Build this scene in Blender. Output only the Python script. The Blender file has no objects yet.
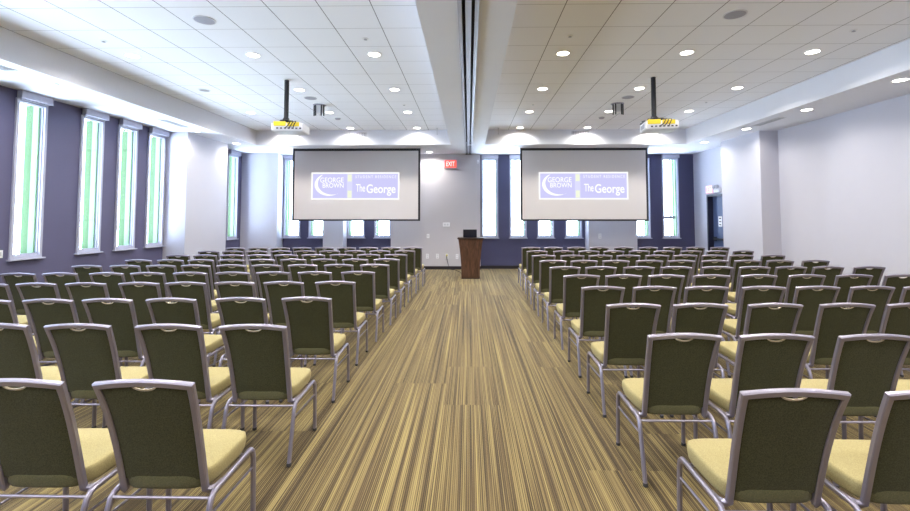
import bpy, bmesh, math, random
from mathutils import Vector, Matrix
random.seed(7)
S = bpy.context.scene
COL = S.collection
PI = math.pi

# ------------------------------------------------------------------ room sizes (metres)
XL, XR = -7.2, 7.25          # side walls
YB, YF = -3.6, 14.35         # wall behind the camera, front wall with windows
ZC, ZS = 4.10, 3.685          # tiled ceiling, lower soffit
TRAY_F = 12.31               # where the tiled trays end
EYE = 1.66

# ------------------------------------------------------------------ materials
def new_mat(name):
    m = bpy.data.materials.new(name); m.use_nodes = True
    return m, m.node_tree.nodes, m.node_tree.links, m.node_tree.nodes['Principled BSDF']

def plain(name, col, rough=0.6, metal=0.0, noise=0.0, scale=30.0, bump=0.0, spec=0.5, emit=None, estr=0.0, sheen=0.0):
    m, N, L, P = new_mat(name)
    P.inputs['Base Color'].default_value = (*col, 1)
    P.inputs['Roughness'].default_value = rough
    P.inputs['Metallic'].default_value = metal
    P.inputs['Specular IOR Level'].default_value = spec
    if sheen:
        P.inputs['Sheen Weight'].default_value = sheen
        P.inputs['Sheen Roughness'].default_value = 0.4
    if emit:
        P.inputs['Emission Color'].default_value = (*emit, 1)
        P.inputs['Emission Strength'].default_value = estr
    if noise or bump:
        tc = N.new('ShaderNodeTexCoord'); nz = N.new('ShaderNodeTexNoise')
        nz.inputs['Scale'].default_value = scale; nz.inputs['Detail'].default_value = 4
        L.new(tc.outputs['Object'], nz.inputs['Vector'])
        if noise:
            cr = N.new('ShaderNodeMix'); cr.data_type = 'RGBA'
            cr.inputs[6].default_value = (*[max(0, c * (1 - noise)) for c in col], 1)
            cr.inputs[7].default_value = (*[min(1, c * (1 + noise)) for c in col], 1)
            L.new(nz.outputs['Fac'], cr.inputs[0]); L.new(cr.outputs[2], P.inputs['Base Color'])
        if bump:
            b = N.new('ShaderNodeBump'); b.inputs['Strength'].default_value = bump; b.inputs['Distance'].default_value = 0.002
            L.new(nz.outputs['Fac'], b.inputs['Height']); L.new(b.outputs['Normal'], P.inputs['Normal'])
    return m

def math_node(N, L, op, a, b=None):
    n = N.new('ShaderNodeMath'); n.operation = op
    for i, v in enumerate((a, b)):
        if v is None: continue
        if isinstance(v, (int, float)): n.inputs[i].default_value = v
        else: L.new(v, n.inputs[i])
    return n.outputs[0]

def carpet_mat():
    m, N, L, P = new_mat('striped_carpet')
    P.inputs['Roughness'].default_value = 0.8; P.inputs['Specular IOR Level'].default_value = 0.25; P.inputs['Sheen Weight'].default_value = 0.35; P.inputs['Sheen Roughness'].default_value = 0.35; P.inputs['Sheen Tint'].default_value = (1.0, 0.86, 0.62, 1)
    g = N.new('ShaderNodeNewGeometry'); sx = N.new('ShaderNodeSeparateXYZ'); L.new(g.outputs['Position'], sx.inputs[0])
    X, Y = sx.outputs[0], sx.outputs[1]
    T = 0.50
    cx = math_node(N, L, 'FLOOR', math_node(N, L, 'DIVIDE', math_node(N, L, 'ADD', X, 0.22), T))
    off = math_node(N, L, 'MULTIPLY', cx, 0.5)
    ry = math_node(N, L, 'FLOOR', math_node(N, L, 'ADD', math_node(N, L, 'DIVIDE', Y, 1.0), off))
    cid = N.new('ShaderNodeCombineXYZ'); L.new(cx, cid.inputs[0]); L.new(ry, cid.inputs[1])
    wn = N.new('ShaderNodeTexWhiteNoise'); wn.noise_dimensions = '2D'; L.new(cid.outputs[0], wn.inputs['Vector'])
    rnd_t = wn.outputs['Value']
    wc = N.new('ShaderNodeTexWhiteNoise'); wc.noise_dimensions = '1D'; L.new(cx, wc.inputs['W'])
    rnd = math_node(N, L, 'ADD', wc.outputs['Value'], math_node(N, L, 'MULTIPLY', math_node(N, L, 'GREATER_THAN', rnd_t, 0.60), 0.07))
    def stripes(freq, yfreq, seed):
        v = N.new('ShaderNodeCombineXYZ')
        L.new(math_node(N, L, 'ADD', math_node(N, L, 'MULTIPLY', X, freq), math_node(N, L, 'MULTIPLY', rnd, 61.0)), v.inputs[0])
        L.new(math_node(N, L, 'MULTIPLY', Y, yfreq), v.inputs[1])
        L.new(math_node(N, L, 'ADD', math_node(N, L, 'MULTIPLY', rnd, 17.0), seed), v.inputs[2])
        n = N.new('ShaderNodeTexNoise'); n.inputs['Scale'].default_value = 1.0; n.inputs['Detail'].default_value = 1.5
        L.new(v.outputs[0], n.inputs['Vector']); return n.outputs['Fac']
    fine = stripes(215.0, 0.4, 0.0)
    wide = stripes(34.0, 0.22, 5.0)
    wv = math_node(N, L, 'SINE', math_node(N, L, 'MULTIPLY', X, 2 * PI / 0.0122))
    mix = math_node(N, L, 'ADD', math_node(N, L, 'MULTIPLY', math_node(N, L, 'SUBTRACT', fine, 0.5), 0.85), math_node(N, L, 'MULTIPLY', math_node(N, L, 'SUBTRACT', wide, 0.5), 0.60))
    mix = math_node(N, L, 'ADD', math_node(N, L, 'ADD', mix, 0.49), math_node(N, L, 'MULTIPLY', wv, 0.085))
    cr = N.new('ShaderNodeValToRGB'); L.new(mix, cr.inputs[0])
    e = cr.color_ramp.elements
    e[0].position = 0.34; e[0].color = (0.034, 0.022, 0.010, 1)
    e[1].position = 0.68; e[1].color = (0.33, 0.26, 0.098, 1)
    a = e.new(0.45); a.color = (0.090, 0.060, 0.027, 1)
    a = e.new(0.52); a.color = (0.155, 0.108, 0.046, 1)
    a = e.new(0.58); a.color = (0.225, 0.170, 0.068, 1)
    # tile to tile tone
    hv = N.new('ShaderNodeHueSaturation'); L.new(cr.outputs[0], hv.inputs['Color'])
    L.new(math_node(N, L, 'ADD', math_node(N, L, 'MULTIPLY', rnd_t, 0.10), 0.95), hv.inputs['Value'])
    # thread nap
    nn = N.new('ShaderNodeTexNoise'); nn.inputs['Scale'].default_value = 260; L.new(g.outputs['Position'], nn.inputs['Vector'])
    b = N.new('ShaderNodeBump'); b.inputs['Strength'].default_value = 0.5; b.inputs['Distance'].default_value = 0.004
    L.new(nn.outputs['Fac'], b.inputs['Height']); L.new(b.outputs['Normal'], P.inputs['Normal'])
    L.new(hv.outputs[0], P.inputs['Base Color'])
    return m

def tile_mat():
    m, N, L, P = new_mat('ceiling_tile')
    P.inputs['Roughness'].default_value = 0.9; P.inputs['Specular IOR Level'].default_value = 0.15
    g = N.new('ShaderNodeNewGeometry'); sx = N.new('ShaderNodeSeparateXYZ'); L.new(g.outputs['Position'], sx.inputs[0])
    ax = math_node(N, L, 'ABSOLUTE', sx.outputs[0])
    fx = math_node(N, L, 'FRACT', math_node(N, L, 'DIVIDE', math_node(N, L, 'SUBTRACT', ax, 0.5), 0.61))
    fy = math_node(N, L, 'FRACT', math_node(N, L, 'DIVIDE', math_node(N, L, 'SUBTRACT', sx.outputs[1], 12.31 - 0.61 * 40), 0.61))
    lx = math_node(N, L, 'LESS_THAN', math_node(N, L, 'ABSOLUTE', math_node(N, L, 'SUBTRACT', fx, 0.010)), 0.008)
    ly = math_node(N, L, 'LESS_THAN', math_node(N, L, 'ABSOLUTE', math_node(N, L, 'SUBTRACT', fy, 0.010)), 0.009)
    nz = N.new('ShaderNodeTexNoise'); nz.inputs['Scale'].default_value = 90; L.new(g.outputs['Position'], nz.inputs['Vector'])
    base = N.new('ShaderNodeMix'); base.data_type = 'RGBA'
    base.inputs[6].default_value = (0.85, 0.86, 0.91, 1); base.inputs[7].default_value = (0.91, 0.92, 0.96, 1)
    L.new(nz.outputs['Fac'], base.inputs[0])
    m1 = N.new('ShaderNodeMix'); m1.data_type = 'RGBA'; L.new(math_node(N, L, 'MULTIPLY', ly, 0.55), m1.inputs[0])
    L.new(base.outputs[2], m1.inputs[6]); m1.inputs[7].default_value = (0.30, 0.29, 0.31, 1)
    m2 = N.new('ShaderNodeMix'); m2.data_type = 'RGBA'; L.new(math_node(N, L, 'MULTIPLY', lx, 0.9), m2.inputs[0])
    L.new(m1.outputs[2], m2.inputs[6]); m2.inputs[7].default_value = (0.13, 0.125, 0.14, 1)
    L.new(m2.outputs[2], P.inputs['Base Color'])
    return m

def wood_mat():
    m, N, L, P = new_mat('walnut_veneer')
    P.inputs['Roughness'].default_value = 0.42
    tc = N.new('ShaderNodeTexCoord'); mp = N.new('ShaderNodeMapping'); mp.inputs['Scale'].default_value = (38, 38, 1.6)
    L.new(tc.outputs['Object'], mp.inputs[0])
    n = N.new('ShaderNodeTexNoise'); n.inputs['Scale'].default_value = 1.0; n.inputs['Detail'].default_value = 5; n.inputs['Distortion'].default_value = 0.6
    L.new(mp.outputs[0], n.inputs['Vector'])
    cr = N.new('ShaderNodeValToRGB'); L.new(n.outputs['Fac'], cr.inputs[0])
    cr.color_ramp.elements[0].position = 0.3; cr.color_ramp.elements[0].color = (0.045, 0.020, 0.012, 1)
    cr.color_ramp.elements[1].position = 0.72; cr.color_ramp.elements[1].color = (0.15, 0.072, 0.042, 1)
    L.new(cr.outputs[0], P.inputs['Base Color'])
    return m

def fabric_mat(name, c1, c2, sheen=0.15):
    m, N, L, P = new_mat(name)
    P.inputs['Roughness'].default_value = 0.85; P.inputs['Specular IOR Level'].default_value = 0.2
    P.inputs['Sheen Weight'].default_value = sheen; P.inputs['Sheen Roughness'].default_value = 0.45
    tc = N.new('ShaderNodeTexCoord'); n = N.new('ShaderNodeTexNoise'); n.inputs['Scale'].default_value = 190; n.inputs['Detail'].default_value = 3
    L.new(tc.outputs['Object'], n.inputs['Vector'])
    mx = N.new('ShaderNodeMix'); mx.data_type = 'RGBA'; mx.inputs[6].default_value = (*c1, 1); mx.inputs[7].default_value = (*c2, 1)
    cr = N.new('ShaderNodeMapRange'); cr.inputs['From Min'].default_value = 0.35; cr.inputs['From Max'].default_value = 0.65
    L.new(n.outputs['Fac'], cr.inputs['Value']); L.new(cr.outputs[0], mx.inputs[0]); L.new(mx.outputs[2], P.inputs['Base Color'])
    b = N.new('ShaderNodeBump'); b.inputs['Strength'].default_value = 0.25; b.inputs['Distance'].default_value = 0.0015
    L.new(n.outputs['Fac'], b.inputs['Height']); L.new(b.outputs['Normal'], P.inputs['Normal'])
    return m

def glass_mat():
    m = bpy.data.materials.new('window_glass'); m.use_nodes = True
    N, L = m.node_tree.nodes, m.node_tree.links; N.clear()
    out = N.new('ShaderNodeOutputMaterial'); mix = N.new('ShaderNodeMixShader')
    tr = N.new('ShaderNodeBsdfTransparent'); tr.inputs[0].default_value = (0.94, 0.97, 0.96, 1)
    gl = N.new('ShaderNodeBsdfGlossy'); gl.inputs['Roughness'].default_value = 0.02
    lw = N.new('ShaderNodeLayerWeight'); lw.inputs['Blend'].default_value = 0.5
    fr = N.new('ShaderNodeMath'); fr.operation = 'POWER'; fr.inputs[1].default_value = 4.0; L.new(lw.outputs['Facing'], fr.inputs[0])
    f2 = N.new('ShaderNodeMath'); f2.operation = 'MULTIPLY_ADD'; f2.inputs[1].default_value = 0.6; f2.inputs[2].default_value = 0.03; L.new(fr.outputs[0], f2.inputs[0])
    L.new(f2.outputs[0], mix.inputs[0]); L.new(tr.outputs[0], mix.inputs[1]); L.new(gl.outputs[0], mix.inputs[2]); L.new(mix.outputs[0], out.inputs[0])
    return m

def fin_mat(name, col, tcol):
    m = bpy.data.materials.new(name); m.use_nodes = True
    N, L = m.node_tree.nodes, m.node_tree.links; N.clear()
    out = N.new('ShaderNodeOutputMaterial'); mix = N.new('ShaderNodeMixShader'); mix.inputs[0].default_value = 0.5
    d = N.new('ShaderNodeBsdfDiffuse'); d.inputs[0].default_value = (*col, 1)
    t = N.new('ShaderNodeBsdfTranslucent'); t.inputs[0].default_value = (*tcol, 1)
    L.new(d.outputs[0], mix.inputs[1]); L.new(t.outputs[0], mix.inputs[2]); L.new(mix.outputs[0], out.inputs[0])
    return m

def emit_mat(name, col, strength):
    m = bpy.data.materials.new(name); m.use_nodes = True
    N, L = m.node_tree.nodes, m.node_tree.links; N.clear()
    out = N.new('ShaderNodeOutputMaterial'); e = N.new('ShaderNodeEmission')
    e.inputs[0].default_value = (*col, 1); e.inputs[1].default_value = strength
    L.new(e.outputs[0], out.inputs[0]); return m

M = {}
M['carpet'] = carpet_mat()
M['tile'] = tile_mat()
M['soffit'] = plain('soffit_paint', (0.74, 0.75, 0.81), 0.8, noise=0.02, scale=3)
M['slate'] = plain('slate_wall_paint', (0.115, 0.108, 0.195), 0.65, noise=0.05, scale=2.5)
M['navy'] = plain('shaded_slate_paint', (0.058, 0.058, 0.125), 0.6, noise=0.05, scale=2.5)  # same slate paint, dimmer light at the front put into its colour
M['pale'] = plain('pale_lilac_paint', (0.57, 0.565, 0.635), 0.75, noise=0.02, scale=3)
M['grey'] = plain('warm_grey_paint', (0.54, 0.52, 0.55), 0.75, noise=0.02, scale=3)
M['base'] = plain('dark_baseboard', (0.018, 0.014, 0.018), 0.5)
M['white'] = plain('white_plastic', (0.82, 0.82, 0.84), 0.45, noise=0.02, scale=8)
M['trimw'] = plain('white_window_metal', (0.50, 0.51, 0.62), 0.4, noise=0.02, scale=8)
M['glass'] = glass_mat()
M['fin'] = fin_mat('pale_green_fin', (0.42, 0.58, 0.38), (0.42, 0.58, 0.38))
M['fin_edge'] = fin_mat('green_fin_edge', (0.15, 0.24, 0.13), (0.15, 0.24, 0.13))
M['silver'] = plain('silver_frame_metal', (0.32, 0.30, 0.38), 0.34, metal=0.65, noise=0.06, scale=12)
M['glide'] = plain('dark_glide_plastic', (0.05, 0.05, 0.055), 0.6)
M['back_fabric'] = fabric_mat('olive_back_fabric', (0.040, 0.041, 0.018), (0.078, 0.079, 0.037), 0.12)
M['seat_fabric'] = fabric_mat('khaki_seat_fabric', (0.345, 0.290, 0.135), (0.44, 0.375, 0.185), 0.05)
M['seat_rear'] = fabric_mat('olive_seat_rear', (0.10, 0.10, 0.05), (0.15, 0.145, 0.075), 0.1)
M['notch_lip'] = plain('lit_notch_lip', (0.60, 0.52, 0.38), 0.4, metal=0.4)
M['wood'] = wood_mat()
M['wood_dark'] = plain('dark_walnut_edge', (0.035, 0.018, 0.012), 0.4, noise=0.2, scale=20)
M['black'] = plain('black_metal', (0.012, 0.012, 0.018), 0.45)
M['blackp'] = plain('black_plastic', (0.010, 0.010, 0.016), 0.35)
M['yellow'] = plain('yellow_cover', (0.80, 0.62, 0.02), 0.5, noise=0.08, scale=30)
M['lightgrey'] = plain('light_grey_plastic', (0.62, 0.62, 0.66), 0.5, noise=0.02, scale=10)
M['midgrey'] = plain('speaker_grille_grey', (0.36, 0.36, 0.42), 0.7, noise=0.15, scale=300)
M['alu'] = plain('brushed_aluminium', (0.45, 0.46, 0.52), 0.4, metal=0.8, noise=0.08, scale=25)
M['slot'] = plain('dark_slot', (0.02, 0.02, 0.03), 0.8)
M['lens'] = emit_mat('lamp_lens', (1.0, 0.93, 0.80), 14)
M['lens_off'] = plain('unlit_lens', (0.30, 0.30, 0.33), 0.3)
M['screen'] = plain('screen_cloth', (0.66, 0.63, 0.63), 0.8, noise=0.01, scale=4)
M['p_border'] = emit_mat('projected_white', (1, 1, 1), .80)
M['p_field'] = emit_mat('projected_lilac', (0.60, 0.59, 0.91), .78)
M['p_mid'] = emit_mat('projected_pale_lilac', (0.68, 0.68, 0.92), .80)
M['p_yel'] = emit_mat('projected_pale_yellow', (0.84, 0.88, 0.70), .80)
M['exit_red'] = plain('exit_red', (0.75, 0.06, 0.05), 0.4, emit=(1.0, 0.13, 0.09), estr=0.75)
M['exit_txt'] = plain('exit_letters', (0.9, 0.75, 0.75), 0.4, emit=(1.0, 0.75, 0.75), estr=0.6)
M['exit_body'] = plain('exit_pink_body', (0.80, 0.45, 0.52), 0.4)
M['door'] = plain('navy_door_paint', (0.075, 0.110, 0.225), 0.45, noise=0.04, scale=4)
M['door_frame'] = plain('dark_door_frame', (0.018, 0.020, 0.045), 0.45)
M['brass'] = plain('yellow_cable', (0.60, 0.55, 0.12), 0.5)
M['laptop'] = plain('laptop_black', (0.012, 0.013, 0.025), 0.4)
M['keys'] = plain('laptop_keys', (0.03, 0.03, 0.035), 0.5)

# ------------------------------------------------------------------ mesh helpers
def box(bm, x0, x1, y0, y1, z0, z1, bev=0.0):
    r = bmesh.ops.create_cube(bm, size=1.0)
    vs = r['verts']
    for v in vs:
        v.co = Vector(((x0 + x1) / 2 + v.co.x * (x1 - x0), (y0 + y1) / 2 + v.co.y * (y1 - y0), (z0 + z1) / 2 + v.co.z * (z1 - z0)))
    if bev > 0:
        es = list({e for v in vs for e in v.link_edges})
        bmesh.ops.bevel(bm, geom=es, offset=bev, segments=2, affect='EDGES', profile=0.5)

def lathe(bm, prof, cx=0, cy=0, seg=24, cap=True):
    rings = []
    for r, z in prof:
        rings.append([bm.verts.new((cx + r * math.cos(2 * PI * i / seg), cy + r * math.sin(2 * PI * i / seg), z)) for i in range(seg)])
    for a, b in zip(rings, rings[1:]):
        for i in range(seg):
            bm.faces.new((a[i], a[(i + 1) % seg], b[(i + 1) % seg], b[i]))
    if cap:
        bm.faces.new(rings[0][::-1]); bm.faces.new(rings[-1])

def smooth_path(pts, n=4):
    P = [Vector(p) for p in pts]; out = []
    for i in range(len(P) - 1):
        p0, p1, p2, p3 = P[max(i - 1, 0)], P[i], P[i + 1], P[min(i + 2, len(P) - 1)]
        for k in range(n):
            t = k / n
            out.append(0.5 * ((2 * p1) + (p2 - p0) * t + (2 * p0 - 5 * p1 + 4 * p2 - p3) * t * t + (3 * p1 - p0 - 3 * p2 + p3) * t ** 3))
    out.append(P[-1]); return out

def sweep(bm, pts, prof, ref, miter=True):
    """profile [(a,b)] swept along pts; a is along side = t x ref, b along side x t"""
    P = [Vector(p) for p in pts]; ref = Vector(ref).normalized(); rings = []
    for i, p in enumerate(P):
        t0 = (P[i] - P[i - 1]).normalized() if i else None
        t1 = (P[i + 1] - P[i]).normalized() if i < len(P) - 1 else None
        t = ((t0 or t1) + (t1 or t0)).normalized()
        side = t.cross(ref).normalized(); up = side.cross(t).normalized()
        k = 1.0
        if miter and t0 and t1:
            k = 1.0 / max(0.5, t.dot(t1))
        rings.append([bm.verts.new(p + side * (a * k) + up * b) for a, b in prof])
    n = len(prof)
    for A, B in zip(rings, rings[1:]):
        for i in range(n):
            bm.faces.new((A[i], A[(i + 1) % n], B[(i + 1) % n], B[i]))
    bm.faces.new(rings[0][::-1]); bm.faces.new(rings[-1])

def ring_prof(r, n=8):
    return [(r * math.cos(2 * PI * i / n), r * math.sin(2 * PI * i / n)) for i in range(n)]
def rect_prof(w, h, c):
    w /= 2; h /= 2
    return [(w, -h + c), (w, h - c), (w - c, h), (-w + c, h), (-w, h - c), (-w, -h + c), (-w + c, -h), (w - c, -h)]
def tube(bm, pts, r, n=8, ref=(0.13, 0.31, 0.94)):
    sweep(bm, pts, ring_prof(r, n), ref, miter=False)

def obj(name, bm, mat, parent=None, smooth=None, origin=None):
    bmesh.ops.recalc_face_normals(bm, faces=bm.faces[:])
    if origin is not None:
        bmesh.ops.translate(bm, verts=bm.verts[:], vec=-Vector(origin))
    me = bpy.data.meshes.new(name); bm.to_mesh(me); bm.free()
    me.materials.append(mat if not isinstance(mat, str) else M[mat])
    if smooth is not None:
        for p in me.polygons: p.use_smooth = True
        me.set_sharp_from_angle(angle=math.radians(smooth))
    o = bpy.data.objects.new(name, me); COL.objects.link(o)
    if origin is not None: o.location = origin
    if parent is not None: o.parent = parent
    return o

def boxes(name, mat, bs, parent=None, bev=0.0, origin=None):
    bm = bmesh.new()
    for b in bs: box(bm, *b, bev=bev)
    return obj(name, bm, mat, parent, origin=origin)

def thing(name, label, cat, loc=(0, 0, 0), group=None):
    o = bpy.data.objects.new(name, None); COL.objects.link(o)
    o.location = loc; o.empty_display_size = 0.1
    o['label'] = label; o['category'] = cat
    if group: o['group'] = group
    return o
def tag(o, label, cat, group=None):
    o['label'] = label; o['category'] = cat
    if group: o['group'] = group
    return o
def struct(o, label=None, cat=None):
    o['kind'] = 'structure'
    if label: o['label'] = label
    if cat: o['category'] = cat
    return o
def copy_tree(o, parent=None):
    c = o.copy(); COL.objects.link(c)
    if parent is not None: c.parent = parent
    for ch in list(o.children): copy_tree(ch, c)
    return c

def text_bm(body, width, height, extr=0.002, bold=0.0, spacing=1.0):
    cu = bpy.data.curves.new('lettering', 'FONT'); cu.body = body; cu.size = 1.0; cu.extrude = 0.0; cu.offset = bold; cu.space_character = spacing
    to = bpy.data.objects.new('lettering', cu); COL.objects.link(to)
    dg = bpy.context.evaluated_depsgraph_get(); dg.update()
    me = bpy.data.meshes.new_from_object(to.evaluated_get(dg))
    bm = bmesh.new(); bm.from_mesh(me)
    bpy.data.objects.remove(to); bpy.data.meshes.remove(me); bpy.data.curves.remove(cu)
    xs = [v.co.x for v in bm.verts]; ys = [v.co.y for v in bm.verts]
    x0, x1, y0, y1 = min(xs), max(xs), min(ys), max(ys)
    for v in bm.verts:
        v.co = Vector(((v.co.x - x0) / (x1 - x0) * width, (v.co.y - y0) / (y1 - y0) * height, 0))
    if extr:
        r = bmesh.ops.extrude_face_region(bm, geom=bm.faces[:])
        bmesh.ops.translate(bm, verts=[g for g in r['geom'] if isinstance(g, bmesh.types.BMVert)], vec=(0, 0, extr))
    return bm
def place_xz(bm, x, z, y):      # lettering plane -> facing -Y (toward the room)
    for v in bm.verts:
        v.co = Vector((x + v.co.x, y - v.co.z, z + v.co.y))
    return bm

# ------------------------------------------------------------------ floor, ceiling, walls
struct(boxes('floor', 'carpet', [(XL - .3, XR + .3, YB - .3, YF + .3, -0.15, 0.0)]), 'striped brown and olive carpet floor', 'floor')
struct(boxes('ceiling', 'tile', [(-6.0, -0.5, YB, TRAY_F, ZC, ZC + .12), (0.5, 6.0 + .05, YB, TRAY_F, ZC, ZC + .12)]), 'white suspended tile ceiling in two raised trays', 'ceiling')
struct(boxes('ceiling_soffit_window_side', 'soffit', [(XL - .3, -6.0, YB, TRAY_F, ZS, ZC + .12)]), 'lowered white soffit along the window wall', 'soffit')
struct(boxes('ceiling_soffit_plain_side', 'soffit', [(6.05, XR + .3, YB, TRAY_F, ZS, ZC + .12)]), 'lowered white soffit along the plain wall', 'soffit')
struct(boxes('ceiling_bulkhead_front', 'soffit', [(XL - .3, XR + .3, TRAY_F, YF + .3, ZS, ZC + .12)]), 'lowered white bulkhead across the front', 'soffit')
struct(boxes('ceiling_beam', 'soffit', [(-0.5, -0.105, YB, TRAY_F, ZS, ZC + .12), (0.105, 0.46, YB, TRAY_F, ZS, ZC + .12), (-0.105, 0.105, YB, TRAY_F, ZS + .09, ZC + .12), (0.46, 0.5, YB, TRAY_F, ZC, ZC + .12)]),
       'lowered white beam between the two ceiling trays', 'beam')
# the track of the folding partition, let into the beam
t = thing('partition_track', 'grey metal folding-partition track with dark slots running along the central ceiling beam', 'track', (0, 5, ZS))
boxes('track_slot', 'slot', [(-0.10, 0.10, YB - 5 + .01, TRAY_F - 5 - .001, 0.070, 0.088)], t)
boxes('track_rail', 'alu', [(-0.030, 0.030, YB - 5 + .01, 14.05 - 5, -0.020, 0.068)], t)
boxes('track_edge', 'alu', [(-0.104, -0.080, YB - 5 + .01, 14.05 - 5, -0.025, 0.066), (-0.080, -0.064, YB - 5 + .01, 14.05 - 5, -0.01, 0.01)], t)
boxes('track_edge', 'alu', [(0.080, 0.104, YB - 5 + .01, 14.05 - 5, -0.025, 0.066), (0.064, 0.080, YB - 5 + .01, 14.05 - 5, -0.01, 0.01)], t)
boxes('track_end_cap', 'slot', [(-0.104, 0.104, 14.05 - 5, 14.10 - 5, -0.03, -.001)], t)
boxes('track_bed', 'slot', [(-0.080, 0.080, TRAY_F - 5 + .001, 14.05 - 5, -0.008, -.001)], t)

def wall_with_openings(name, mat, u0, u1, z1, ops, mapper, label):
    bs = []; ops = sorted(ops); cur = u0
    for a, b, za, zb in ops:
        if a > cur: bs.append((cur, a, 0, z1))
        if za > 0: bs.append((a, b, 0, za))
        if zb < z1: bs.append((a, b, zb, z1))
        cur = b
    if cur < u1: bs.append((cur, u1, 0, z1))
    return struct(boxes(name, mat, [mapper(a, b, za, zb) for a, b, za, zb in bs]), label, 'wall')

SIDE_W = [(6.85, 7.37), (8.04, 8.55), (8.91, 9.44), (9.76, 10.31), (13.07, 13.65)]
UNSEEN_W = [(-2.9, -2.3), (-2.0, -1.4), (-1.1, -.5), (0.9, 1.54), (1.8, 2.44), (3.4, 4.04), (4.3, 4.94), (5.6, 6.24)]   # unseen strips, added beside and behind the camera to light the near rows
FRONT_W = [(-6.02, -5.47), (-5.19, -4.68), (-3.94, -3.37), (-3.05, -2.51), (0.42, 0.96), (1.33, 1.87), (2.22, 2.75), (3.12, 3.65), (5.29, 5.84), (6.23, 6.76)]
ZW0, ZW1 = 0.99, 3.56
T = 0.28
wall_with_openings('wall_left', 'slate', YB, YF, ZS, [(a, b, ZW0, ZW1) for a, b in SIDE_W + UNSEEN_W], lambda a, b, za, zb: (XL - T, XL, a, b, za, zb), 'slate purple window wall')
wall_with_openings('wall_front', 'navy', XL - T, XR + T, ZS, [(a, b, ZW0, ZW1) for a, b in FRONT_W], lambda a, b, za, zb: (a, b, YF, YF + T, za, zb), 'slate front wall with slim windows, shade put into its darker colour')
DY0, DY1, DZ = 12.42, 13.57, 2.33
wall_with_openings('wall_right', 'pale', YB, YF, ZS, [(DY0, DY1, 0, DZ)], lambda a, b, za, zb: (XR, XR + .45, a, b, za, zb), 'plain pale lilac wall')
struct(boxes('wall_back', 'slate', [(XL - T, XR + T, YB - .2, YB, 0, ZC)]), 'wall behind the camera', 'wall')
struct(boxes('wall_grey_panel', 'grey', [(-2.48, 0.38, 14.15, YF - .001, 0, ZS)]), 'warm grey wall panel behind the lectern', 'wall')
struct(boxes('wall_pillar_front', 'pale', [(-4.575, -3.945, 13.9, YF - .001, 0, ZS)]), 'pale pillar below the screen on the window side', 'pillar')
struct(boxes('wall_pillar_front', 'pale', [(3.745, 5.245, 13.9, YF - .001, 0, ZS)]), 'wide pale pillar below the screen on the door side', 'pillar')
struct(boxes('wall_pillar_corner', 'pale', [(XL, -6.04, 13.9, YF - .001, 0, ZS)]), 'pale wall pier in the front corner by the window wall', 'pillar')
struct(boxes('wall_column_left', 'pale', [(XL, -6.68, 10.36, 12.12, 0, ZS)]), 'pale column standing out from the window wall', 'column')
struct(boxes('wall_column_right', 'pale', [(6.82, XR, 10.42, 12.00, 0, ZS)]), 'pale column standing out from the plain wall', 'column')
BH, BT = 0.10, 0.015
struct(boxes('baseboard_left', 'base', [(XL, XL + BT, YB, 10.36, 0, BH), (XL, XL + BT, 12.12, 13.9, 0, BH), (XL, -6.68 + BT, 10.36 - BT, 10.36, 0, BH), (-6.68, -6.68 + BT, 10.36, 12.12, 0, BH)]), 'dark baseboard along the window wall', 'baseboard')
struct(boxes('baseboard_front', 'base', [(-2.48, 0.38, 14.15 - BT, 14.15, 0, BH), (0.38, 3.745, YF - BT, YF, 0, BH), (-3.945, -2.48, YF - BT, YF, 0, BH), (-6.04, -4.575, YF - BT, YF, 0, BH), (5.245, XR, YF - BT, YF, 0, BH),
       (XL, -6.04, 13.9 - BT, 13.9, 0, BH), (-4.575, -3.945, 13.9 - BT, 13.9, 0, BH), (3.745, 5.245, 13.9 - BT, 13.9, 0, BH)]), 'dark baseboard along the front wall', 'baseboard')
struct(boxes('baseboard_right', 'base', [(XR - BT, XR, YB, 10.42, 0, BH), (6.82 - BT, 6.82, 10.42, 12.00, 0, BH), (6.82 - BT, XR, 10.42 - BT, 10.42, 0, BH), (XR - BT, XR, 12.00, DY0 - .05, 0, BH), (XR - BT, XR, DY1 + .05, YF, 0, BH)]), 'dark baseboard along the plain wall', 'baseboard')

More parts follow.
